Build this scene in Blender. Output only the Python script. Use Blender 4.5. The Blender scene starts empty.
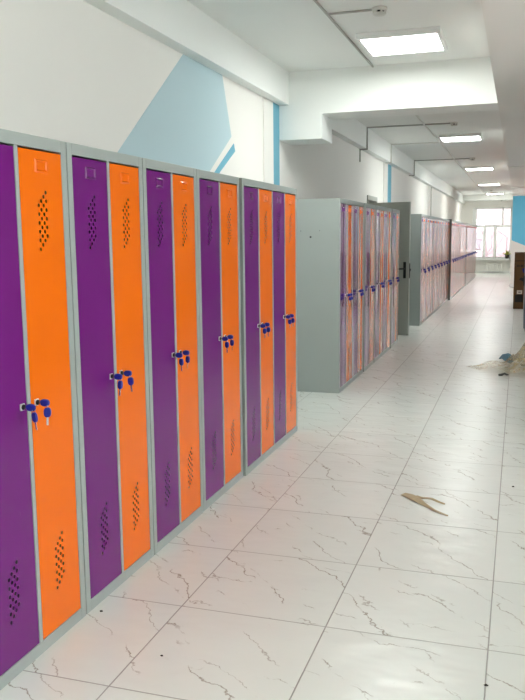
import bpy, bmesh, math, random
from mathutils import Vector, Matrix, noise
from mathutils.geometry import delaunay_2d_cdt
R = random.Random(7)
sc = bpy.context.scene
COL = sc.collection

# ------------------------------------------------------------------ helpers
def lin(r, g, b):
    f = lambda c: (c/255/12.92) if c/255 <= .04045 else ((c/255+.055)/1.055)**2.4
    return (f(r), f(g), f(b), 1)

class MB:
    """collects polygons, then links them as ONE mesh object"""
    def __init__(s): s.v = []; s.f = []; s.m = []; s.sm = []
    def add(s, vs, fs, mi=0, smooth=False):
        o = len(s.v); s.v += [tuple(v) for v in vs]
        for f in fs: s.f.append([i+o for i in f]); s.m.append(mi); s.sm.append(smooth)
    def box(s, x0, x1, y0, y1, z0, z1, mi=0):
        vs = [(x, y, z) for x in (x0, x1) for y in (y0, y1) for z in (z0, z1)]
        s.add(vs, [(0,1,3,2),(4,6,7,5),(0,4,5,1),(2,3,7,6),(0,2,6,4),(1,5,7,3)], mi); return s
    def prism(s, pts, axis, a, b, mi=0):
        """pts: 2D outline in the two other axes; extruded along axis from a to b"""
        def mk(p, t):
            q = list(p); q.insert(axis, t); return q
        n = len(pts); vs = [mk(p, a) for p in pts]+[mk(p, b) for p in pts]
        fs = [tuple(range(n))[::-1], tuple(range(n, 2*n))]+[(i, (i+1) % n, n+(i+1) % n, n+i) for i in range(n)]
        s.add(vs, fs, mi); return s
    def tube(s, path, rad, n=8, mi=0, cap=True, smooth=True):
        path = [Vector(p) for p in path]
        if not isinstance(rad, (list, tuple)): rad = [rad]*len(path)
        vs = []; prev = None
        for i, p in enumerate(path):
            d = (path[min(i+1, len(path)-1)]-path[max(i-1, 0)]).normalized()
            if prev is None:
                a = d.cross(Vector((0, 0, 1)))
                if a.length < .01: a = d.cross(Vector((1, 0, 0)))
            else: a = prev-d*prev.dot(d)
            a.normalize(); prev = a; b = d.cross(a)
            vs += [p+(a*math.cos(2*math.pi*k/n)+b*math.sin(2*math.pi*k/n))*rad[i] for k in range(n)]
        fs = []
        for i in range(len(path)-1):
            for k in range(n): fs.append((i*n+k, i*n+(k+1) % n, (i+1)*n+(k+1) % n, (i+1)*n+k))
        s.add(vs, fs, mi, smooth)
        if cap:
            o = len(path)-1
            s.add(vs[:n], [tuple(range(n))[::-1]], mi); s.add(vs[o*n:], [tuple(range(n))], mi)
        return s
    def lathe(s, prof, c=(0, 0, 0), n=24, mi=0, axis=2):
        vs = []
        for r, z in prof:
            for k in range(n):
                a = 2*math.pi*k/n; q = [r*math.cos(a), r*math.sin(a)]; q.insert(axis, z)
                vs.append((c[0]+q[0], c[1]+q[1], c[2]+q[2]))
        fs = [(i*n+k, i*n+(k+1) % n, (i+1)*n+(k+1) % n, (i+1)*n+k) for i in range(len(prof)-1) for k in range(n)]
        fs += [tuple(range(n)), tuple(range((len(prof)-1)*n, len(prof)*n))]
        s.add(vs, fs, mi, True); return s
    def mesh(s, name, mats):
        me = bpy.data.meshes.new(name)
        me.from_pydata(s.v, [], s.f)
        for m in (mats if isinstance(mats, (list, tuple)) else [mats]): me.materials.append(m)
        for p, i, q in zip(me.polygons, s.m, s.sm): p.material_index = i; p.use_smooth = q
        bm = bmesh.new(); bm.from_mesh(me); bmesh.ops.recalc_face_normals(bm, faces=bm.faces); bm.to_mesh(me); bm.free()
        me.update(); return me
    def build(s, name, mats, parent=None, loc=(0, 0, 0), bevel=0):
        return link(name, s.mesh(name, mats), parent, loc, bevel)

def link(name, me, parent=None, loc=(0, 0, 0), bevel=0):
    o = bpy.data.objects.new(name, me); COL.objects.link(o); o.location = loc
    if parent: o.parent = parent
    if bevel:
        b = o.modifiers.new('bevel', 'BEVEL'); b.width = bevel; b.segments = 2; b.limit_method = 'ANGLE'
    return o
def tag(o, label, cat, group=None, kind=None):
    o['label'] = label; o['category'] = cat
    if group: o['group'] = group
    if kind: o['kind'] = kind
    return o
def structure(o, label=None):
    o['kind'] = 'structure'
    if label: o['label'] = label
    return o
def thing(name, label, cat, loc=(0, 0, 0), rz=0, group=None):
    o = bpy.data.objects.new(name, None); COL.objects.link(o); o.location = loc; o.rotation_euler.z = rz
    o.empty_display_size = .1
    return tag(o, label, cat, group)
def copy_tree(o, parent=None):
    c = o.copy(); COL.objects.link(c)
    if parent: c.parent = parent
    for ch in list(o.children): copy_tree(ch, c)
    return c

# ------------------------------------------------------------------ materials
class NT:
    def __init__(s, name):
        s.mat = bpy.data.materials.new(name); s.mat.use_nodes = True; s.t = s.mat.node_tree
        s.b = s.t.nodes['Principled BSDF']; s.out = s.t.nodes['Material Output']
    def n(s, typ, **kw):
        n = s.t.nodes.new(typ)
        for k, v in kw.items():
            if k.startswith('_'): setattr(n, k[1:], v)
            else:
                key = int(k[1:]) if k[0] == 'i' and k[1:].isdigit() else k.replace('__', ' ')
                s.set(n.inputs[key], v)
        return n
    def set(s, inp, v):
        if hasattr(v, 'is_output'): s.t.links.new(v, inp)
        else: inp.default_value = v
    def m(s, op, a, b=0., c=0.):
        n = s.t.nodes.new('ShaderNodeMath'); n.operation = op
        for i, v in enumerate((a, b, c)): s.set(n.inputs[i], v)
        return n.outputs[0]
    def ramp(s, x, a, b, lo=0., hi=1.):
        n = s.t.nodes.new('ShaderNodeMapRange'); n.interpolation_type = 'SMOOTHSTEP'
        for k, v in (('Value', x), ('From Min', a), ('From Max', b), ('To Min', lo), ('To Max', hi)): s.set(n.inputs[k], v)
        return n.outputs[0]
    def mix(s, f, a, b):
        n = s.t.nodes.new('ShaderNodeMix'); n.data_type = 'RGBA'
        s.set(n.inputs[0], f); s.set(n.inputs[6], a); s.set(n.inputs[7], b); return n.outputs[2]
    def noise(s, vec, scale, detail=2., rough=.5):
        n = s.n('ShaderNodeTexNoise', Vector=vec, Scale=scale, Detail=detail, Roughness=rough); return n.outputs[0]
    def pos(s): return s.n('ShaderNodeNewGeometry').outputs['Position']
    def mapping(s, vec, scale=(1, 1, 1), rot=(0, 0, 0)):
        n = s.n('ShaderNodeMapping', Vector=vec); n.inputs['Scale'].default_value = scale; n.inputs['Rotation'].default_value = rot
        return n.outputs[0]
    def bump(s, h, strength, dist):
        n = s.n('ShaderNodeBump', Height=h, Strength=strength, Distance=dist); s.t.links.new(n.outputs[0], s.b.inputs['Normal'])
    def P(s, **kw):
        for k, v in kw.items(): s.set(s.b.inputs[k.replace('__', ' ')], v)
        return s

def plain(name, col, rough=.5, metal=0., var=.04, scale=6., spec=.5, coat=0.):
    t = NT(name); nz = t.noise(t.pos(), scale, 3.)
    dark = tuple(c*(1-var) for c in col[:3])+(1,)
    t.P(Base__Color=t.mix(nz, dark, col), Roughness=rough, Metallic=metal)
    t.b.inputs['Specular IOR Level'].default_value = spec; t.b.inputs['Coat Weight'].default_value = coat
    return t.mat

def paint(name, col, rough=.85):
    t = NT(name); p = t.pos(); nz = t.noise(p, 1.3, 4.); fine = t.noise(p, 60., 2.)
    dark = tuple(c*.95 for c in col[:3])+(1,)
    t.P(Base__Color=t.mix(nz, dark, col), Roughness=rough); t.b.inputs['Specular IOR Level'].default_value = .25
    t.bump(fine, .15, .002); return t.mat

def door_paint(name, col, warp):
    """glossy powder coat on thin sheet steel that is never quite flat"""
    t = NT(name); p = t.pos()
    a = t.noise(t.mapping(p, (1, 5.5, .45)), 1.6, 0.); b = t.noise(t.mapping(p, (1, 1, .8)), 2.2, 1.)
    h = t.m('ADD', t.m('MULTIPLY', a, warp), t.m('MULTIPLY', b, .6))
    nz = t.noise(p, 3., 3.); scuff = t.ramp(t.noise(t.mapping(p, (1, 9, 3)), 5., 6.), .70, .78)
    dark = tuple(c*.93 for c in col[:3])+(1,); pale = tuple(min(1, c*.9+.05) for c in col[:3])+(1,)
    t.P(Base__Color=t.mix(t.m('MULTIPLY', scuff, .35), t.mix(nz, dark, col), pale), Roughness=t.ramp(nz, .3, .7, .19, .26))
    t.b.inputs['Specular IOR Level'].default_value = .5 if warp > 1 else .36; t.b.inputs['Coat Weight'].default_value = .8 if warp > 1 else 0.; t.b.inputs['Coat Roughness'].default_value = .07; t.b.inputs['Coat IOR'].default_value = 1.6
    t.bump(h, 1., .0035)
    t.t.links.new(t.b.inputs['Normal'].links[0].from_socket, t.b.inputs['Coat Normal']); return t.mat

M = {}
M['wall'] = paint('wall_paint', lin(238, 236, 231))
M['ceil'] = paint('ceiling_paint', lin(240, 241, 238))
M['beam'] = paint('beam_paint', lin(243, 245, 242))
M['soffit'] = paint('soffit_paint', lin(232, 231, 226))
M['mural_pale'] = paint('mural_pale_blue', lin(190, 213, 220))
M['mural_teal'] = paint('mural_teal', lin(122, 182, 203))
M['blue'] = paint('blue_wall_paint', lin(112, 198, 230), .6)
M['greyblue'] = paint('grey_blue_wall_paint', lin(120, 132, 138), .8)
M['frame'] = plain('grey_powder_coat', lin(165, 173, 170), .38, var=.06)
M['side'] = M['frame']
M['purple'] = door_paint('purple_door_paint', lin(116, 28, 124), .5)
M['orange'] = door_paint('orange_door_paint', lin(252, 117, 2), .5)
M['purple_w'] = door_paint('purple_wavy_door_paint', lin(116, 28, 124), 3.2)
M['orange_w'] = door_paint('orange_wavy_door_paint', lin(252, 117, 2), 3.2)
M['chrome'] = plain('bright_nickel', (.9, .9, .88, 1), .3, .35)
M['steel'] = plain('key_blade_steel', (.7, .7, .68, 1), .25, 1.)
M['keyblue'] = plain('blue_key_plastic', lin(18, 34, 150), .3)
M['black'] = plain('black_plastic', lin(14, 14, 15), .4)
M['doorgrey'] = plain('grey_door_steel', lin(172, 175, 168), .45)
M['white_pvc'] = plain('white_pvc', lin(240, 240, 238), .35)
M['radiator'] = plain('radiator_enamel', lin(236, 234, 228), .4)
M['trunk_white'] = plain('white_conduit_plastic', lin(225, 224, 218), .5)
M['trunk_grey'] = plain('grey_conduit_plastic', lin(176, 175, 168), .5)
M['pot'] = plain('dark_pot_glaze', lin(48, 46, 36), .4)
M['leaf'] = plain('yellow_green_leaf', lin(205, 205, 40), .5, var=.4, scale=25.)
M['snow'] = plain('snow', lin(240, 240, 244), .9)
M['bark'] = plain('pinkish_brown_bark', lin(96, 80, 82), .9, var=.3)
M['cabinet'] = plain('blue_grey_cabinet_steel', lin(112, 124, 136), .4)
M['plinth'] = plain('dark_plinth', lin(52, 54, 58), .6)
M['crumb'] = plain('dark_grit', lin(46, 40, 34), .9)
M['bluewrap'] = plain('blue_film', lin(104, 146, 166), .25, var=.5, scale=40.)
M['strap'] = plain('dark_strap', lin(58, 58, 56), .5)
M['scrap'] = plain('white_film_scrap', lin(228, 226, 220), .3)
M['kraft_tape'] = plain('torn_tan_film', lin(188, 168, 128), .3, var=.35, scale=60.)
M['print'] = plain('black_print', lin(26, 22, 20), .6)
M['printblue'] = plain('blue_print', lin(30, 34, 120), .6)
M['sticker'] = plain('white_sticker', lin(232, 226, 212), .5)
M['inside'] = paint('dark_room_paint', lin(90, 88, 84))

def cardboard():
    t = NT('brown_cardboard'); p = t.pos(); nz = t.noise(p, 4., 4.); fl = t.noise(t.mapping(p, (160, 160, 3)), 1., 1.)
    t.P(Base__Color=t.mix(t.m('ADD', t.m('MULTIPLY', nz, .7), t.m('MULTIPLY', fl, .3)), lin(84, 60, 32), lin(112, 82, 48)), Roughness=.8); return t.mat
M['card'] = cardboard()

def emis(name, col, s):
    t = NT(name); t.P(Base__Color=(.9, .9, .9, 1), Emission__Color=col, Emission__Strength=s); return t.mat
M['lamp'] = emis('led_diffuser', (.96, 1, .96, 1), 20.)

def glass():
    t = NT('window_glass'); tr = t.n('ShaderNodeBsdfTransparent'); gl = t.n('ShaderNodeBsdfGlossy', Roughness=.02)
    fr = t.n('ShaderNodeFresnel', IOR=1.45); mx = t.n('ShaderNodeMixShader', i0=fr.outputs[0], i1=tr.outputs[0], i2=gl.outputs[0])
    t.t.links.new(mx.outputs[0], t.out.inputs[0]); return t.mat
M['glass'] = glass()

def film():
    t = NT('clear_yellowish_film'); p = t.pos(); nz = t.noise(p, 14., 4.)
    t.P(Base__Color=t.mix(nz, lin(160, 140, 98), lin(214, 202, 168)), Roughness=.22)
    tr = t.n('ShaderNodeBsdfTransparent'); tr.inputs[0].default_value = (.97, .95, .88, 1)
    mx = t.n('ShaderNodeMixShader', i0=t.ramp(nz, .3, .75, .2, .66), i1=tr.outputs[0], i2=t.b.outputs[0])
    t.t.links.new(mx.outputs[0], t.out.inputs[0]); t.bump(t.noise(p, 35., 3.), .6, .01); return t.mat
M['film'] = film()

def tiles():
    t = NT('marbled_floor_tiles'); p = t.pos()
    xyz = t.n('ShaderNodeSeparateXYZ', Vector=p)
    u = t.m('DIVIDE', t.m('ADD', xyz.outputs[0], .657), .598); v = t.m('DIVIDE', t.m('SUBTRACT', xyz.outputs[1], 2.175), .604)
    def edge(a):
        f = t.m('FRACT', a); return t.m('MINIMUM', f, t.m('SUBTRACT', 1., f))
    d = t.m('MULTIPLY', t.m('MINIMUM', edge(u), edge(v)), .6)
    grout = t.ramp(d, .0012, .0034, 1., 0.)
    idv = t.n('ShaderNodeCombineXYZ', X=t.m('FLOOR', u), Y=t.m('FLOOR', v))
    wn = t.n('ShaderNodeTexWhiteNoise', Vector=idv.outputs[0])
    off = t.n('ShaderNodeVectorMath', _operation='SCALE', i0=wn.outputs[1]); off.inputs['Scale'].default_value = 37.
    q = t.n('ShaderNodeVectorMath', _operation='ADD', i0=p, i1=off.outputs[0]).outputs[0]
    warp = t.n('ShaderNodeTexNoise', Vector=q, Scale=7., Detail=4.).outputs[1]
    qs = t.n('ShaderNodeVectorMath', _operation='SCALE', i0=warp); qs.inputs['Scale'].default_value = .16
    qw = t.n('ShaderNodeVectorMath', _operation='ADD', i0=q, i1=qs.outputs[0]).outputs[0]
    def vein(ang, spacing, wob, w, msc, m0, m1, seed):
        qm = t.mapping(q, (1, 1, 1), (0, 0, ang)); xs = t.n('ShaderNodeSeparateXYZ', Vector=qm)
        q3 = t.n('ShaderNodeVectorMath', _operation='ADD', i0=q, i1=(seed, seed*2, 0)).outputs[0]
        bend = t.m('MULTIPLY', t.m('SUBTRACT', t.noise(q3, 2.6, 1.), .5), wob)
        jag = t.m('MULTIPLY', t.m('SUBTRACT', t.noise(q3, 17., 4., .6), .5), .085)
        f_ = t.m('FRACT', t.m('DIVIDE', t.m('ADD', xs.outputs[1], t.m('ADD', bend, jag)), spacing))
        dist = t.m('MULTIPLY', t.m('ABSOLUTE', t.m('SUBTRACT', f_, .5)), spacing)
        k = t.ramp(t.m('DIVIDE', dist, t.m('ADD', .35, t.noise(q3, 9., 2.))), 0., w, 1., 0.)
        return t.m('MULTIPLY', k, t.ramp(t.noise(q3, msc, 2.), m0, m1))
    v1 = vein(.83, .30, .30, .0066, 4.2, .45, .53, 0.); v2 = vein(.70, .22, .26, .0052, 5.5, .50, .58, 5.3)
    v3 = vein(.1, .26, .28, .0055, 6., .55, .63, 9.1)
    vv = t.m('MAXIMUM', v1, t.m('MAXIMUM', t.m('MULTIPLY', v2, .75), t.m('MULTIPLY', v3, .8)))
    base = t.mix(t.noise(q, 1.3, 1.), lin(220, 224, 219), lin(230, 233, 228))
    base = t.mix(t.m('MULTIPLY', wn.outputs[0], .25), base, lin(218, 223, 218))
    c = t.mix(t.m('MULTIPLY', vv, .85), base, lin(146, 138, 124))
    c = t.mix(t.m('MULTIPLY', grout, .75), c, lin(150, 148, 142))
    t.P(Base__Color=c, Roughness=.27)
    t.b.inputs['Specular IOR Level'].default_value = .5
    h = t.m('SUBTRACT', t.m('ADD', t.noise(t.mapping(p, (1, 1.7, 1)), 3.4, 2.), t.m('MULTIPLY', t.noise(p, 11., 2.), .16)), t.m('MULTIPLY', grout, .25))
    t.bump(h, .9, .0075); return t.mat
M['floor'] = tiles()

# ------------------------------------------------------------------ setting
XW, XB, ZC, ZB = -2.2, -2.1, 3.0, 2.705          # left wall, face of the beam along it, ceiling, that beam's underside
XS, ZS = -.22, 2.61                               # edge and underside of the low soffit on the right
Y0, YF, XR = -3.2, 32.6, 1.05                     # near wall, far wall, right wall
TY0, TY1 = 7.37, 7.79                             # beam across the corridor
structure(MB().box(XW-.15, 3.2, Y0-.1, YF+.1, -.12, 0).build('floor', M['floor']))
structure(MB().box(XW-.15, 3.2, Y0-.1, YF+.1, ZC, ZC+.12).build('ceiling', M['ceil']))
w = MB()
DY0, DY1, DZ = 11.98, 12.72, 2.03
w.box(XW-.15, XW, Y0-.1, DY0, 0, ZC).box(XW-.15, XW, DY1, YF+.1, 0, ZC).box(XW-.15, XW, DY0, DY1, DZ, ZC)
# pilasters, barely proud of the wall
for a, b in ((6.87, 7.15), (13.45, 13.84), (20.25, 20.78)): w.box(XW, XW+.012, a, b, 0, ZB)
# painted shapes
def pt(pts, mi): w.prism(pts, 0, XW, XW+.0015, mi)
pt([(5.124, ZB), (5.864, ZB), (6.05, 2.27), (5.60, 1.985), (5.25, 1.76), (3.86, 1.75)], 1)
pt([(6.105, 2.225), (6.135, 2.165), (5.80, 1.985), (5.45, 1.76), (5.33, 1.76), (5.72, 2.0)], 2)
w.box(XW, XW+.004, 7.15, TY0, 0, ZB, 2); w.box(XW, XW+.004, 13.84, 14.28, 0, ZB, 2); w.box(XW, XW+.03, 20.78, 20.84, 0, ZB, 3)
structure(w.build('wall_left', [M['wall'], M['mural_pale'], M['mural_teal'], M['trunk_grey']]), 'white wall with pale blue shard, teal stripes')
# the dim room behind the open door
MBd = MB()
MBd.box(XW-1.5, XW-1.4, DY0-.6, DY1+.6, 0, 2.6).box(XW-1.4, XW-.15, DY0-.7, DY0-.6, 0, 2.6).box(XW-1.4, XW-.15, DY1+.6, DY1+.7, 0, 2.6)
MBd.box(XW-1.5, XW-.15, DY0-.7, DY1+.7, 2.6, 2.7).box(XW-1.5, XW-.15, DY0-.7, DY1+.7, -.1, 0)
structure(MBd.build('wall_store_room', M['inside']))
structure(MB().box(XW, XB, Y0, YF, ZB, ZC).build('ceiling_beam_left', M['beam']))
bm_ = MB().prism([(XW, 2.385), (-1.782, 2.385), (-1.782, ZS), (XS, ZS), (XS, ZC), (XB, ZC), (XB, ZB), (XW, ZB)], 1, TY0, TY1)
structure(bm_.build('ceiling_beam_cross', M['beam']))
so = MB().box(XS, 3.2, Y0, 23.75, ZS, ZC).box(XS-.004, 3.2, 14.1, 14.5, ZS-.012, ZS).box(XS-.004, 3.2, 20.0, 20.4, ZS-.03, ZS).box(XS-.004, 3.2, 23.2, 23.75, ZS-.05, ZS)
structure(so.build('ceiling_soffit_right', M['soffit']))
structure(MB().box(XW, XS, YF-1.1, YF, 2.80, ZC).build('ceiling_beam_far', M['beam']))
wr = MB().box(XR, XR+.12, 5.6, 8.2, 0, ZC).box(XR, 3.2, 8.2, 8.3, 0, ZC)
FILL_MID = ((9.4, 10.3), (12.8, 13.7), (16.2, 17.2), (20.6, 22.8))  # unseen window openings, added to brighten the middle of the corridor
wr.box(3.1, 3.2, 8.3, 23.75, 0, .7).box(3.1, 3.2, 8.3, 23.75, 2.5, ZC)
ys = [8.3]+[q for a in FILL_MID for q in a]+[23.75]
for a, b in zip(ys[::2], ys[1::2]): wr.box(3.1, 3.2, a, b, .7, 2.5)
wr.box(XR, 3.2, 5.5, 5.6, 0, ZC)
structure(wr.build('wall_right', M['greyblue']))
# the hall widens beside the viewer; its unseen windows are added for fill light
FILL_BAY = ((-2.4, -.4), (2.6, 4.6))
wb = MB().box(3.1, 3.2, Y0, 5.6, 0, .7).box(3.1, 3.2, Y0, 5.6, 2.5, ZC)
ys = [Y0]+[q for a in FILL_BAY for q in a]+[5.6]
for a, b in zip(ys[::2], ys[1::2]): wb.box(3.1, 3.2, a, b, .7, 2.5)
structure(wb.build('wall_right_bay', M['wall']))
for i, (a, b) in enumerate(FILL_BAY+FILL_MID):
    o = bpy.data.objects.new('window_%d' % (i+2), None); COL.objects.link(o); o.location = (3.12, a, .7); structure(o, 'unseen white framed window added in the right-hand wall for daylight')
    q = MB(); W_ = b-a
    q.box(0, .06, 0, .06, 0, 1.8).box(0, .06, W_-.06, W_, 0, 1.8).box(0, .06, .06, W_-.06, 0, .06).box(0, .06, .06, W_-.06, 1.74, 1.8).box(0, .06, W_/2-.035, W_/2+.035, .06, 1.74)
    q.build('window_frame', M['white_pvc'], o)
    for k in range(2): MB().box(.028, .034, .05+k*W_/2, W_/2-.03+k*W_/2, .05, 1.75).build('pane', M['glass'], o)
structure(MB().box(XW-.15, 3.2, Y0-.12, Y0, 0, ZC).build('wall_near', M['wall']))
# the painted wall at the end of the wider right-hand part, and the corridor wall behind it
e = MB().box(XS, 3.2, 23.75, 23.95, 0, ZC, 0).box(XS, XS+.15, 23.95, YF, 0, ZC, 0)
e.prism([(XS+.004, 1.325), (.45, 1.05), (.45, 2.56), (XS+.004, 2.56)], 1, 23.747, 23.75, 1)
structure(e.build('wall_right_end', [M['wall'], M['blue']]), 'white wall with slanted blue upper panel')
structure(MB().box(XS-.012, XS, 23.738, YF, 0, .09).box(XS-.012, 3.1, 23.738, 23.75, 0, .09).build('baseboard_right', M['white_pvc']))
# far wall and window
WX0, WX1, WZ0, WZ1 = -1.80, -.30, .56, 2.56
fw = MB().box(XW-.15, WX0, YF, YF+.3, 0, ZC).box(WX1, 3.2, YF, YF+.3, 0, ZC).box(WX0, WX1, YF, YF+.3, 0, WZ0).box(WX0, WX1, YF, YF+.3, WZ1, ZC)
structure(fw.build('wall_far', M['wall']))
structure(MB().box(XW, XS, YF-.015, YF, 0, .08).build('baseboard_far', M['white_pvc']))
win = bpy.data.objects.new('window_1', None); COL.objects.link(win); win.location = (0, YF+.12, 0)
structure(win, 'tall white framed window with bare trees outside')
fr = MB(); a, b = 0, .07; fx = -1.69
fr.box(WX0, fx+.05, a, b, WZ0, WZ1).box(WX1-.07, WX1, a, b, WZ0, WZ1).box(fx, WX1, a, b, WZ1-.07, WZ1).box(fx, WX1, a, b, WZ0, WZ0+.07)
fr.box(fx, WX1, a-.01, b, 1.78, 1.87).box(-.69, -.62, a, b, 1.87, WZ1)
for x in (-1.33, -.92): fr.box(x-.055, x+.055, a-.01, b, WZ0, 1.8)
fr.build('window_frame', M['white_pvc'], win, bevel=.006)
for x0, x1, z0, z1 in ((fx, -.66, 1.87, WZ1), (-.66, WX1, 1.87, WZ1), (fx, -1.33, WZ0, 1.8), (-1.33, -.92, WZ0, 1.8), (-.92, WX1, WZ0, 1.8)):
    MB().box(x0+.04, x1-.04, .03, .036, z0+.03, z1-.03).build('pane', M['glass'], win)
MB().box(WX0-.1, WX1+.05, -.36, 0, .51, .56).build('window_sill', M['white_pvc'], win, bevel=.01)

# snow and bare trees outside
structure(MB().box(-40, 40, YF+.4, 90, -.6, -.5).build('ground', M['snow']))
def tree(x, y, h, seed, label):
    rr = random.Random(seed); t = thing('bare_tree', label, 'tree', (x, y, -.5), 0, 'bare trees outside the far window')
    tm, bmb = MB(), MB()
    def grow(mb, p, d, L, r, depth):
        pts = [p]; rad = [r]; n = 4
        for i in range(n):
            d = (d+Vector((rr.uniform(-.22, .22), rr.uniform(-.22, .22), rr.uniform(-.1, .16)))).normalized()
            pts.append(pts[-1]+d*L/n); rad.append(r*(1-.45*(i+1)/n))
        mb.tube(pts, rad, 5 if depth else 8)
        if depth < 4:
            for k in range(4 if depth < 3 else 3):
                i = rr.randint(1, n); a = rr.uniform(0, 6.28); s = rr.uniform(.7, 1.3)
                side = d.orthogonal(); side.rotate(Matrix.Rotation(a, 3, d))
                grow(bmb, pts[i], (d*.75+side*s).normalized(), L*rr.uniform(.5, .75), rad[i]*.62, depth+1)
    grow(tm, Vector((0, 0, 0)), Vector((rr.uniform(-.15, .15), 0, 1)), h, h*.032, 0)
    tm.build('trunk', M['bark'], t); bmb.build('branches', M['bark'], t)
tree(-2.6, 37.2, 1.7, 3, 'bare pinkish-brown tree seen through the left panes of the far window')
tree(-.5, 37.8, 1.9, 12, 'bare pinkish-brown tree seen through the right panes of the far window')
tree(-1.5, 41.5, 2.3, 21, 'bare pinkish-brown tree standing farther off behind the two others')

# pale pinkish building across the yard
t = thing('apartment_building', 'pinkish building across the yard behind the bare trees', 'building', (-1, 44.5, -.5))
MB().box(-14, 14, 0, 3, 0, 17).build('wall', plain('pinkish_render', lin(120, 105, 108), .9, var=.12, scale=1.2), t)
MB().box(-14.4, 14.4, -.4, 3.4, 17, 17.4).build('roof', M['snow'], t)
gw = plain('dark_window_pane', lin(112, 108, 116), .3)
for iz in range(5):
    for ix in range(8):
        x, z = -12.2+ix*3.3, 1.2+iz*3.2
        o = MB().box(x-.1, x+1.5, -.05, .0, z-.1, z).box(x-.1, x+1.5, -.05, 0, z+1.5, z+1.6).box(x-.1, x, -.05, 0, z, z+1.5).box(x+1.4, x+1.5, -.05, 0, z, z+1.5).box(x+.66, x+.74, -.05, 0, z, z+1.5).build('window', M['white_pvc'], t)
        MB().box(x, x+1.4, -.02, -.005, z, z+1.5).build('pane', gw, o)

# the grey door, swung open into the corridor between the second and third locker rows
dr = bpy.data.objects.new('door_1', None); COL.objects.link(dr); dr.location = (XW, DY0, 0)
structure(dr, 'open grey steel door with black lever handle')
jm = MB(); jm.box(-.1, .018, -.03, .0, 0, DZ+.06).box(-.1, .018, DY1-DY0, DY1-DY0+.06, 0, DZ+.06).box(-.1, .018, 0, DY1-DY0, DZ-.005, DZ+.06)
jm.build('door_frame', M['doorgrey'], dr)
LW = .68
lf = bpy.data.objects.new('leaf', MB().box(0, LW, -.045, 0, .012, 1.97).mesh('leaf', M['doorgrey'])); COL.objects.link(lf); lf.parent = dr
lf.location = (.022, -.002, 0); lf.rotation_euler.z = math.radians(-15)
bv = lf.modifiers.new('bevel', 'BEVEL'); bv.width = .004; bv.segments = 2
hd = MB()
for s, y in ((-1, -.045), (1, 0)):
    hd.box(LW-.085, LW-.045, min(y, y+s*.012), max(y, y+s*.012), .86, 1.10)
    hd.tube([(LW-.065, y, 1.0), (LW-.065, y+s*.05, 1.0), (LW-.09, y+s*.058, 1.0), (LW-.20, y+s*.055, .995)], [.011, .011, .011, .009], 8)
hd.box(LW, LW+.006, -.034, -.011, .86, 1.08).box(LW+.006, LW+.02, -.03, -.015, .97, 1.0)
h_ = hd.build('handle', M['black'], lf); h_['label'] = 'black lever handle on a long plate'

# ------------------------------------------------------------------ lockers
H, DEP = 1.83, .5
STILE, POST, TOPR, BOTR = .033, .02, .042, .045
_doors = {}
def door_mesh(w, h, colour, mat, n=12):
    """sheet front with real punched holes, folded edges; local y across, z up, front at x=0"""
    outer = [(0, 0), (w, 0), (w, h), (0, h)]
    vs = [Vector(p) for p in outer]; fs = [[0, 1, 2, 3]]; es = []; holes = []
    r = .0060
    for zc in (1.540, .294):
        for c in range(4):
            for k in range(6):
                cy = w*.5+(c-1.5)*.0152; cz = zc-BOTR+(k-2.5)*.0302+(c-1.5)*.0151
                holes.append((cy, cz)); o = len(vs)
                vs += [Vector((cy+r*math.cos(2*math.pi*i/n), cz+r*1.1*math.sin(2*math.pi*i/n))) for i in range(n)]
                es += [(o+i, o+(i+1) % n) for i in range(n)]
    es += [(0, 1), (1, 2), (2, 3), (3, 0)]
    V, E_, F, *_ = delaunay_2d_cdt(vs, es, [], 1, 1e-7)
    mb = MB(); keep = []
    for f in F:
        cx = sum(V[i][0] for i in f)/len(f); cz = sum(V[i][1] for i in f)/len(f)
        if all((cx-a)**2+((cz-b)/1.1)**2 > r*r*.98 for a, b in holes): keep.append(tuple(f))
    mb.add([(0, v[0], v[1]) for v in V], keep)
    d = -.018
    for (a, b) in ((0, 1), (1, 2), (2, 3), (3, 0)):
        p, q = outer[a], outer[b]; mb.add([(0, *p), (0, *q), (d, *q), (d, *p)], [(0, 1, 2, 3)])
    me = mb.mesh('door', mat)
    return me
def holder_mesh(mat):
    """card holder: a raised frame with sloping flanks"""
    mb = MB(); w, h, t = .076, .046, .005
    rings = [(0, 0.), (.0045, t), (.0065, t), (.011, 0.)]
    vs = []
    for i, x in rings:
        a, b = w/2-i, h/2-i
        vs += [(x, -a, -b), (x, a, -b), (x, a, b), (x, -a, b)]
    mb.add(vs, [(r*4+k, r*4+(k+1) % 4, r*4+4+(k+1) % 4, r*4+4+k) for r in range(3) for k in range(4)])
    return mb.mesh('label_holder', mat)
def lock_mesh():
    mb = MB(); s = .0115
    mb.prism([(-s, -s*.85), (-s*.85, -s), (s*.85, -s), (s, -s*.85), (s, s*.85), (s*.85, s), (-s*.85, s), (-s, s*.85)], 0, 0, .004, 0)
    mb.lathe([(.0085, .004), (.0095, .005), (.0095, .009), (.008, .0105)], n=16, mi=1, axis=0)
    return mb.mesh('lock', [M['chrome'], M['black']])
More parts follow.
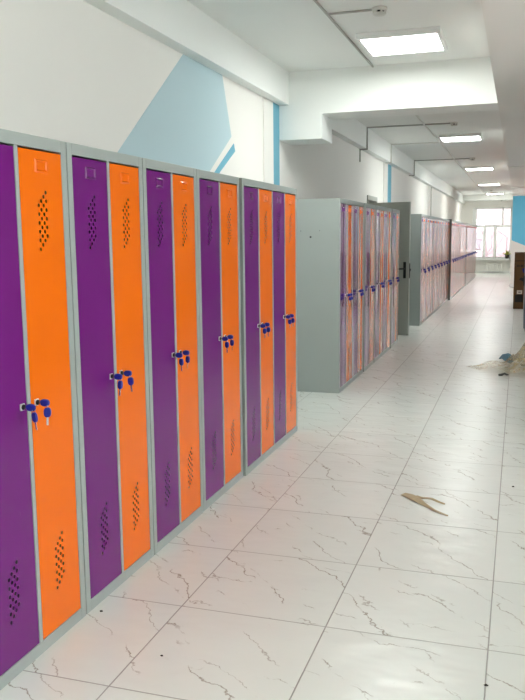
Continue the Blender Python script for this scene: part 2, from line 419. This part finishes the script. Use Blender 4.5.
def bow(mb, c, axis, mi=0):
    """a rounded key head: flattened oval, long along axis ('x' or 'z')"""
    L, Wd, T = .0175, .0125, .0060
    prof = []
    for k in range(18):
        a = 2*math.pi*k/18; u = L*math.copysign(abs(math.cos(a))**.75, math.cos(a)); v = Wd*math.copysign(abs(math.sin(a))**.75, math.sin(a)); prof.append((u, v))
    for sgn in (0,):
        vs = []; n = len(prof)
        for s, t in ((.8, -T), (1, -T*.6), (1, T*.6), (.8, T)):
            for u, v in prof:
                q = (u*s, t, v*s) if axis == 'x' else (v*s, t, u*s)
                vs.append((c[0]+q[0], c[1]+q[1], c[2]+q[2]))
        fs = [(i*n+k, i*n+(k+1) % n, (i+1)*n+(k+1) % n, (i+1)*n+k) for i in range(3) for k in range(n)]
        fs += [tuple(range(n)), tuple(range(3*n, 4*n))]
        mb.add(vs, fs, mi, False)
def key_mesh():
    mb = MB(); mb.box(.002, .016, -.001, .001, -.004, .004, 1); bow(mb, (.031, 0, 0), 'x')
    return mb.mesh('key', [M['keyblue'], M['steel']])
def spare_mesh():
    mb = MB(); n = 14
    mb.tube([(.0, .006*math.sin(2*math.pi*k/n), -.006+.0085*math.cos(2*math.pi*k/n)) for k in range(n+1)], .0009, 5, 1, cap=False)
    bow(mb, (0, 0, -.027), 'z'); mb.box(-.0035, .0035, -.001, .001, -.072, -.043, 1)
    return mb.mesh('spare_key', [M['keyblue'], M['steel']])
LOCK, KEY, SPARE = lock_mesh(), key_mesh(), spare_mesh()
HOLD = {k: holder_mesh(M[k]) for k in ('purple', 'orange', 'purple_w', 'orange_w')}
for k in HOLD: HOLD[k].name = 'label_holder'
LZ = .913
def make_locker(width, ndoors, wavy, label='', group=None):
    t = thing('locker', label, 'locker', (0, 0, 0), 0, group)
    b = MB(); th = .004
    b.box(-DEP, -.004, .0006, th, 0, H).box(-DEP, -.004, width-th, width-.0006, 0, H).box(-DEP, -DEP+th, th, width-th, 0, H)
    b.box(-DEP, -.002, th, width-th, H-th, H).box(-DEP, -.03, th, width-th, BOTR-th, BOTR)
    b.box(-.022, 0, 0, STILE, 0, H).box(-.022, 0, width-STILE, width, 0, H)
    b.box(-.022, 0, STILE, width-STILE, H-TOPR, H).box(-.022, 0, STILE, width-STILE, 0, BOTR)
    dw = (width-2*STILE-(ndoors-1)*POST)/ndoors
    for k in range(1, ndoors):
        y = STILE+k*dw+(k-1)*POST
        b.box(-.022, 0, y, y+POST, BOTR, H-TOPR)
        b.box(-DEP+.01, -.022, y+POST/2-.002, y+POST/2+.002, BOTR, H-.02)      # partition between compartments
    b.build('body', M['frame'], t, bevel=.0022)
    gap = .003
    for k in range(ndoors):
        cn = ('purple', 'orange')[k % 2]; key = cn+('_w' if wavy else '')
        w_, h_ = dw-2*gap, H-TOPR-BOTR-gap-.007
        ck = (round(w_, 4), key)
        if ck not in _doors: _doors[ck] = door_mesh(w_, h_, cn, M[key])
        d = link('door', _doors[ck], t, (-.0015, STILE+k*(dw+POST)+gap, BOTR+gap)); d['label'] = cn+' door'
        link('label_holder', HOLD[key], d, (0, w_*.5, 1.727-BOTR))
        ly = w_-.028 if k % 2 == 0 else .030
        link('lock', LOCK, d, (0, ly, LZ-BOTR))
        link('key', KEY, d, (.004, ly, LZ-BOTR))
        s = link('spare_key', SPARE, d, (.045, ly, LZ-BOTR-.006))
    return t
def jiggle(t):
    for d in t.children:
        for c in d.children:
            if c.name.startswith('spare_key'): c.rotation_euler = (R.uniform(-.12, .12), R.uniform(-.08, .1), R.uniform(-.5, .5))
            elif c.name.startswith('key'): c.rotation_euler = (R.choice([0, 0, .25, -.3, .1]), 0, 0)
_proto = {}
def locker(x, y, width, n, wavy, label, group):
    k = (round(width, 3), n, wavy)
    if k not in _proto: t = _proto[k] = make_locker(width, n, wavy)
    else: t = copy_tree(_proto[k])
    tag(t, label, 'locker', group); t.location = (x, y, 0); jiggle(t); return t
XL = -1.587
G1 = 'lockers of the front row'
locker(XL, 1.985, .612, 2, False, 'nearest purple and orange locker, cut off by the photo\'s edge', G1)
locker(XL, 2.604, .612, 2, False, 'second purple and orange locker in the front row, counting from the nearest', G1)
locker(XL, 3.222, .612, 2, False, 'third two-door locker in the front row, under the pale blue mural', G1)
locker(XL-.003, 3.846, .650, 2, False, 'fourth two-door locker in the front row, just before the wide four-door one', G1)
locker(XL+.007, 4.520, 1.220, 4, False, 'wide four-door purple and orange locker ending the front row', G1)
G2 = 'lockers of the middle row'
x2 = -1.586
head = locker(x2, 7.255, 1.215, 4, True, 'four-door locker showing its bare grey side panel at the head of the middle row', G2)
locker(x2+.004, 8.505, .628, 2, True, 'two-door locker second along the middle row, between two four-door lockers', G2)
locker(x2+.002, 9.17, 1.215, 4, True, 'second four-door locker of the middle row, beyond a narrow two-door one', G2)
locker(x2+.005, 10.425, .628, 2, True, 'last two-door locker of the middle row, beside the open grey door', G2)
HOLES = []
for px, pz, pr in ((-.278, 1.477, .010), (-.372, 1.534, .005), (-.19, 1.535, .004)):
    HOLES.append((px, pz, pr))
G3 = 'lockers of the long far row'
ords = ['first', 'second', 'third', 'fourth', 'fifth', 'sixth', 'seventh', 'eighth', 'ninth']
for g, (ys, xf, txt) in enumerate(((13.2, -1.53, '{} far-row locker past the open grey door, starting at the grey side panel'),
                                   (18.66, -1.488, '{} far-row locker counting from the dark protruding edge toward the window'),
                                   (24.12, -1.475, '{} locker after the thin dark seam, in the row\'s end nearest the window'))):
    for i, o_ in enumerate(ords):
        locker(xf, ys+i*.603, .6, 2, True, txt.format(o_), G3)

for px, pz, pr in HOLES:
    MB().lathe([(pr, 0), (pr*.8, -.0012)], (px, .0006, pz), 12, 0, 1).build('screw_hole', M['black'], head)
tag(MB().box(-1.95, -1.478, 18.628, 18.655, 0, 1.845).build('dark_strip', plain('dark_grey_strip', lin(98, 108, 104), .5), bevel=.003), 'dark grey upright strip standing proud between two far-row lockers', 'panel')  # thin dark grey strip where the second far group begins
# ------------------------------------------------------------------ lamps
for i, (y, s) in enumerate(((.35, 'above the near floor, behind the viewer'), (6.5, 'largest in view, before the cross beam'), (12.95, 'second along the corridor, just past the cross beam'),
                            (18.95, 'third along the corridor ceiling'), (24.9, 'fourth along the corridor ceiling'), (30.5, 'farthest along the corridor ceiling, by the window'))):
    t = thing('ceiling_light', 'square white ceiling panel light, '+s, 'light', (-.92, y, ZC), 0, 'square panel lights along the corridor')
    f = MB(); a, b_ = .315, .285; z0 = -.045
    f.box(-a, a, -a, -b_, z0, 0).box(-a, a, b_, a, z0, 0).box(-a, -b_, -b_, b_, z0, 0).box(b_, a, -b_, b_, z0, 0)
    f.build('frame', M['white_pvc'], t, bevel=.003)
    MB().box(-b_, b_, -b_, b_, -.038, -.006).build('diffuser', M['lamp'], t)

# ------------------------------------------------------------------ conduits and detectors
def conduit(path, wd, mat, label):
    mb = MB()
    for p, q in zip(path, path[1:]):
        lo = [min(a, b)-wd/2 for a, b in zip(p, q)]; hi = [max(a, b)+wd/2 for a, b in zip(p, q)]
        mb.box(lo[0], hi[0], lo[1], hi[1], lo[2], hi[2])
    tag(mb.build('cable_conduit', mat), label, 'conduit', 'cable conduits on ceiling and beam')
w2 = .009
conduit([(-1.31, -2.9, ZC-w2), (-1.31, TY0-.01, ZC-w2)], .013, M['trunk_grey'], 'thin grey conduit along the ceiling before the cross beam')
conduit([(-1.29, 5.57, ZC-w2), (-.98, 5.57, ZC-w2)], .012, M['trunk_grey'], 'short grey conduit branching to the nearest smoke detector')
conduit([(-1.30, TY1+.01, ZC-w2), (-1.30, 31.4, ZC-w2)], .018, M['trunk_white'], 'pale conduit along the ceiling beyond the cross beam')
def wrap(y, xe, mat, wd, label, down=0):
    p = [(xe, y, ZC-wd/2), (XB+wd/2, y, ZC-wd/2), (XB+wd/2, y, ZB-wd/2), (XW+wd/2, y, ZB-wd/2)]
    if down: p.append((XW+wd/2, y, ZB-down))
    conduit(p, wd, mat, label)
wrap(11.35, -.95, M['trunk_grey'], .018, 'dark conduit to the second smoke detector, bent around the beam and down the wall', .17)
wrap(13.55, -1.20, M['trunk_white'], .022, 'pale conduit bent around the beam beside the second light')
wrap(16.62, -.99, M['trunk_grey'], .018, 'dark conduit running to the third smoke detector beyond the second light')
def detector(x, y, z, label):
    t = thing('smoke_detector', label, 'smoke detector', (x, y, z), 0, 'smoke detectors on the ceiling')
    MB().lathe([(.05, 0), (.052, -.006), (.052, -.016), (.046, -.02)], n=28).build('base', M['trunk_white'], t)
    s = MB().lathe([(.030, -.018), (.030, -.034)], n=20, mi=1)
    for k in range(6):
        a = math.pi*k/3; c, q = math.cos(a), math.sin(a); r0, r1, hw = .030, .043, .006
        P4 = [(r0*c-hw*q, r0*q+hw*c), (r1*c-hw*q, r1*q+hw*c), (r1*c+hw*q, r1*q-hw*c), (r0*c+hw*q, r0*q-hw*c)]
        s.prism(P4, 2, -.036, -.018)
    s.lathe([(.044, -.034), (.045, -.039), (.036, -.048), (.012, -.052)], n=28)
    s.build('sensor_head', [M['trunk_white'], M['black']], t)
detector(-.95, 5.57, ZC, 'white round smoke detector with dark slots, nearest on the ceiling')
detector(-.90, 11.35, ZC, 'smoke detector at the end of the dark conduit before the second light')
detector(-.95, 16.62, ZC, 'smoke detector between the second and third lights')
detector(-.97, 28.6, ZC, 'small smoke detector just before the farthest light')
detector(-.70, 31.9, 2.80, 'tiny smoke detector under the far beam above the window')

# ------------------------------------------------------------------ radiator, plant
t = thing('radiator', 'white ribbed radiator under the window sill', 'radiator', (-.91, YF-.02, 0))
for k in range(8):
    x = -.28+k*.08
    MB().box(x-.034, x+.034, -.10, -.02, .06, .39).build('rib', M['radiator'], t, bevel=.012)
p = MB(); p.tube([(-.33, -.06, .36), (-.62, -.06, .36), (-.62, -.06, .0)], .012, 8); p.tube([(-.33, -.06, .1), (-.50, -.06, .1), (-.50, -.06, .0)], .012, 8)
p.tube([(-.32, -.06, .36), (.32, -.06, .36)], .018, 8); p.tube([(-.32, -.06, .1), (.32, -.06, .1)], .018, 8)
p.box(-.2, -.17, -.06, 0.005, .2, .23).box(.17, .2, -.06, .005, .2, .23)
p.build('pipe', M['radiator'], t)
t = thing('potted_plant', 'yellow-green plant in a dark pot on the far window sill', 'plant', (-.44, YF-.12, .56))
MB().lathe([(.055, 0), (.075, .02), (.088, .13), (.095, .15), (.085, .15), (.08, .13)], n=20).build('pot', M['pot'], t)
lv = MB(); rr = random.Random(4)
for k in range(46):
    a = rr.uniform(0, 6.28); el = rr.uniform(.2, 1.4); L = rr.uniform(.12, .24); d = Vector((math.cos(a)*math.cos(el), math.sin(a)*math.cos(el), math.sin(el)))
    sd = d.cross(Vector((0, 0, 1))).normalized(); up = sd.cross(d); b0 = Vector((0, 0, .13)); W = .028
    pts = [b0, b0+d*L*.55+sd*W+up*.01, b0+d*L*.62+up*.018, b0+d*L*.55-sd*W+up*.01, b0+d*L-up*.02]
    lv.add(pts, [(0, 1, 2), (0, 2, 3), (1, 4, 2), (2, 4, 3)])
lv.build('leaves', M['leaf'], t)

# ------------------------------------------------------------------ cardboard box and low cabinet on the right
BX, BY = -.082, 16.7
t = thing('cardboard_box', 'tall brown cardboard box with dark printing standing on the floor', 'box', (BX, BY, 0))
b = MB().box(0, .62, 0, .6, 0, 1.12)
b.build('carton', M['card'], t, bevel=.006)
MB().box(0.0, .62, 0.0, .295, 1.12, 1.127).box(0, .62, .305, .6, 1.12, 1.127).build('flap', M['card'], t)
y0, y1 = -.0015, 0
MB().box(.03, .185, y0, y1, .135, .285).build('printed_panel', M['print'], t)
MB().box(.02, .60, y0, y1, .955, .968).build('printed_line', M['print'], t)
for x, wd in ((.05, .012), (.075, .012), (.10, .012), (.13, .03), (.18, .02)): MB().box(x, x+wd, y0, y1, .84, .885).build('printed_mark', M['print'], t)
MB().prism([(.10, .58), (.14, .575), (.15, .555), (.21, .55), (.21, .63), (.155, .62), (.135, .635), (.11, .61)], 1, y0, y1).build('printed_emblem', M['print'], t)
for z in (.05, .20, .24): MB().box(.21, .55, y0, y1, z+.02, z+.03).build('printed_line', M['print'], t)
MB().prism([(.15, .80), (.2, .83), (.34, .84), (.40, .78), (.36, .70), (.25, .69), (.17, .73)], 1, -.0018, 0).build('blue_mark', M['printblue'], t)
s = MB().box(.065, .165, -.0018, 0, .30, .375, 0); s.box(.09, .14, -.0026, -.0018, .33, .345, 1); s.build('sticker', [M['sticker'], M['print']], t)
t = thing('metal_cabinet', 'low blue-grey steel cabinet at the right edge beyond the film heap', 'cabinet', (.108, 11.8, 0))
MB().box(0, .44, 0, 1.6, .12, 1.42).build('body', M['cabinet'], t, bevel=.006)
MB().box(.02, .43, .02, 1.58, 0, .12).build('plinth', M['plinth'], t)
for k in range(2):
    d = MB().box(-.016, 0, .02+k*.79, .79+k*.79, .15, 1.39).build('door', M['cabinet'], t, bevel=.004)
    yk = .74 if k == 0 else .86
    MB().box(-.034, -.016, yk-.01, yk+.01, .72, .86).build('handle', M['plinth'], d)

# ------------------------------------------------------------------ litter on the floor
def crumple(name, outline, mat, hfun, label, cat, n=46, seed=0, loc=(0, 0, 0)):
    """a sheet over the outline (list of xy), lifted by hfun(x,y)"""
    xs = [p[0] for p in outline]; ys = [p[1] for p in outline]
    def inside(x, y):
        c = False; j = len(outline)-1
        for i in range(len(outline)):
            xi, yi = outline[i]; xj, yj = outline[j]
            if (yi > y) != (yj > y) and x < (xj-xi)*(y-yi)/(yj-yi)+xi: c = not c
            j = i
        return c
    idx = {}; mb = MB(); vs = []; fs = []
    for i in range(n+1):
        for j in range(n+1):
            x = min(xs)+(max(xs)-min(xs))*i/n; y = min(ys)+(max(ys)-min(ys))*j/n
            jx = noise.noise((x*9+seed, y*9, 3))*.02; jy = noise.noise((x*9+seed, y*9, 8))*.02
            if inside(x, y): idx[i, j] = len(vs); vs.append((x+jx, y+jy, max(.002, hfun(x, y))))
    for i in range(n):
        for j in range(n):
            q = [(i, j), (i+1, j), (i+1, j+1), (i, j+1)]
            if all(k in idx for k in q): fs.append(tuple(idx[k] for k in q))
    mb.add(vs, fs, 0, True)
    return tag(mb.build(name, mat, loc=loc), label, cat)
def ridge(x, y, s, f): return 1-abs(noise.noise((x*f+s, y*f*.7, s*1.7)))*2
def h1(x, y):
    g = math.exp(-((x-.22)/.24)**2-((y-9.1)/.36)**2); e_ = max(0, min(1, (x+.53)/.25))
    return .004+e_*.045*max(0, ridge(x, y, 2.3, 5))+g*(.05+.24*max(0, ridge(x, y, 5.1, 5.))+.09*ridge(x, y, 9., 12))
crumple('plastic_sheet', [(-.54, 9.12), (-.42, 8.98), (-.25, 8.82), (-.10, 8.66), (.10, 8.52), (.40, 8.5), (.62, 8.7), (.66, 9.2), (.5, 9.6), (.2, 9.72), (0.0, 9.55), (-.12, 9.35), (-.28, 9.38), (-.42, 9.25)],
        M['film'], h1, 'heap of crumpled clear yellowish plastic film on the tiles', 'plastic sheet', 70, 1)
def h2(x, y):
    return .10*math.exp(-((x)/.07)**2-((y)/.12)**2)*(.6+.5*ridge(x, y, 1., 14))+.01
crumple('plastic_wrapper', [(-.08, .12), (-.09, 0), (-.03, -.14), (.05, -.22), (.09, -.12), (.06, .05), (0, .15)], M['bluewrap'], h2,
        'crumpled blue plastic wrapper beside the film heap', 'wrapper', 24, 5, (-.10, 9.62, 0))
mb = MB(); pts = []
mb.tube([(-.165, 8.60, .014), (-.13, 8.60, .018), (-.105, 8.61, .03), (-.085, 8.63, .016), (-.07, 8.66, .010)], [.012, .014, .012, .011, .008], 8)
tag(mb.build('strap_end', M['strap']), 'short dark strap end lying before the film heap', 'strap')
# torn, forked tan strip: a thin curling sheet with two tails
mb = MB()
def ribbon(c, wds, zs, th=.0012):
    vs = []; n = len(c)
    for i, (x, y) in enumerate(c):
        a = c[max(i-1, 0)]; b = c[min(i+1, n-1)]; d = Vector((b[0]-a[0], b[1]-a[1])).normalized(); nx, ny = -d.y, d.x
        for s in (-1, 1):
            for dz in (0, th): vs.append((x+nx*s*wds[i]/2, y+ny*s*wds[i]/2, zs[i]+dz+(.004 if s > 0 else 0)))
    fs = []
    for i in range(n-1):
        o = 4*i; fs += [(o, o+4, o+6, o+2), (o+1, o+3, o+7, o+5), (o, o+1, o+5, o+4), (o+2, o+6, o+7, o+3)]
    fs += [(0, 2, 3, 1), (4*n-4, 4*n-3, 4*n-1, 4*n-2)]
    mb.add(vs, fs)
ribbon([(-.592, 4.435), (-.55, 4.405), (-.51, 4.355), (-.47, 4.30), (-.436, 4.262), (-.387, 4.19), (-.348, 4.158), (-.313, 4.14)], [.040, .058, .050, .036, .022, .016, .014, .008], [.001, .003, .005, .004, .002, .004, .003, .001])
ribbon([(-.52, 4.40), (-.48, 4.37), (-.452, 4.352), (-.42, 4.345), (-.38, 4.33), (-.345, 4.322)], [.04, .026, .018, .02, .014, .007], [.004, .008, .016, .018, .008, .001])
tag(mb.build('torn_strip', M['kraft_tape']), 'torn forked tan strip lying flat in mid floor', 'strip')
def crumb(x, y, s, seed, mat, name, label, cat, group=None):
    bm = bmesh.new(); bmesh.ops.create_icosphere(bm, subdivisions=2, radius=1)
    for v in bm.verts:
        k = 1+.5*noise.noise(v.co*1.6+Vector((seed, 0, 0))); v.co = Vector((v.co.x*s*k*1.4, v.co.y*s*k, (v.co.z+.75)*s*k*.55))
    lo = min(v.co.z for v in bm.verts)
    for v in bm.verts: v.co.z -= lo
    me = bpy.data.meshes.new(name); bm.to_mesh(me); bm.free(); me.materials.append(mat)
    tag(link(name, me, None, (x, y, 0)), label, cat, group)
GC = 'dark crumbs on the floor tiles'
crumb(-1.545, 2.64, .005, 1, M['crumb'], 'grit_crumb', 'dark crumb at the foot of the second front locker', 'crumb', GC)
crumb(-1.167, 2.40, .004, 2, M['crumb'], 'grit_crumb', 'dark crumb on the tile before the nearest locker', 'crumb', GC)
crumb(.012, 4.75, .006, 3, M['crumb'], 'grit_crumb', 'dark crumb near the right edge, beyond the torn strip', 'crumb', GC)
crumb(-.056, 2.54, .005, 4, M['crumb'], 'grit_crumb', 'dark crumb on the grout line low in the photo', 'crumb', GC)
crumb(-1.545, 3.872, .011, 6, M['scrap'], 'plastic_scrap', 'tiny white plastic scrap at the foot of the front lockers', 'scrap')

# ------------------------------------------------------------------ daylight, camera, view
wd = bpy.data.worlds.new('sky'); sc.world = wd; wd.use_nodes = True
bg = wd.node_tree.nodes['Background']; bg.inputs[0].default_value = (.96, 1, .995, 1); bg.inputs[1].default_value = 7.

f, yaw, pit, rol, hc = 790.5, math.radians(-17.936), math.radians(-8.103), math.radians(-.589), 1.4777
F = Vector((math.sin(yaw)*math.cos(pit), math.cos(yaw)*math.cos(pit), math.sin(pit)))
rt = Vector((math.cos(yaw), -math.sin(yaw), 0)); up = rt.cross(F)
r_, u_ = rt*math.cos(rol)+up*math.sin(rol), up*math.cos(rol)-rt*math.sin(rol)
cam = bpy.data.cameras.new('camera'); co = bpy.data.objects.new('camera', cam); COL.objects.link(co)
cam.sensor_fit = 'VERTICAL'; cam.sensor_height = 24; cam.lens = f*24/700; cam.clip_end = 300; cam.clip_start = .05
mw = Matrix((r_, u_, -F)).transposed().to_4x4(); mw.translation = (0, 0, hc); co.matrix_world = mw
sc.camera = co
vs = sc.view_settings; vs.view_transform = 'Standard'; vs.look = 'None'; vs.exposure = .66; vs.gamma = 1; vs.use_curve_mapping = False
sc.cycles.use_denoising = True
sc.cycles.max_bounces = 10; sc.cycles.diffuse_bounces = 6; sc.cycles.glossy_bounces = 5; sc.cycles.transparent_max_bounces = 12
sc.cycles.sample_clamp_indirect = 8; sc.cycles.caustics_reflective = False; sc.cycles.caustics_refractive = False
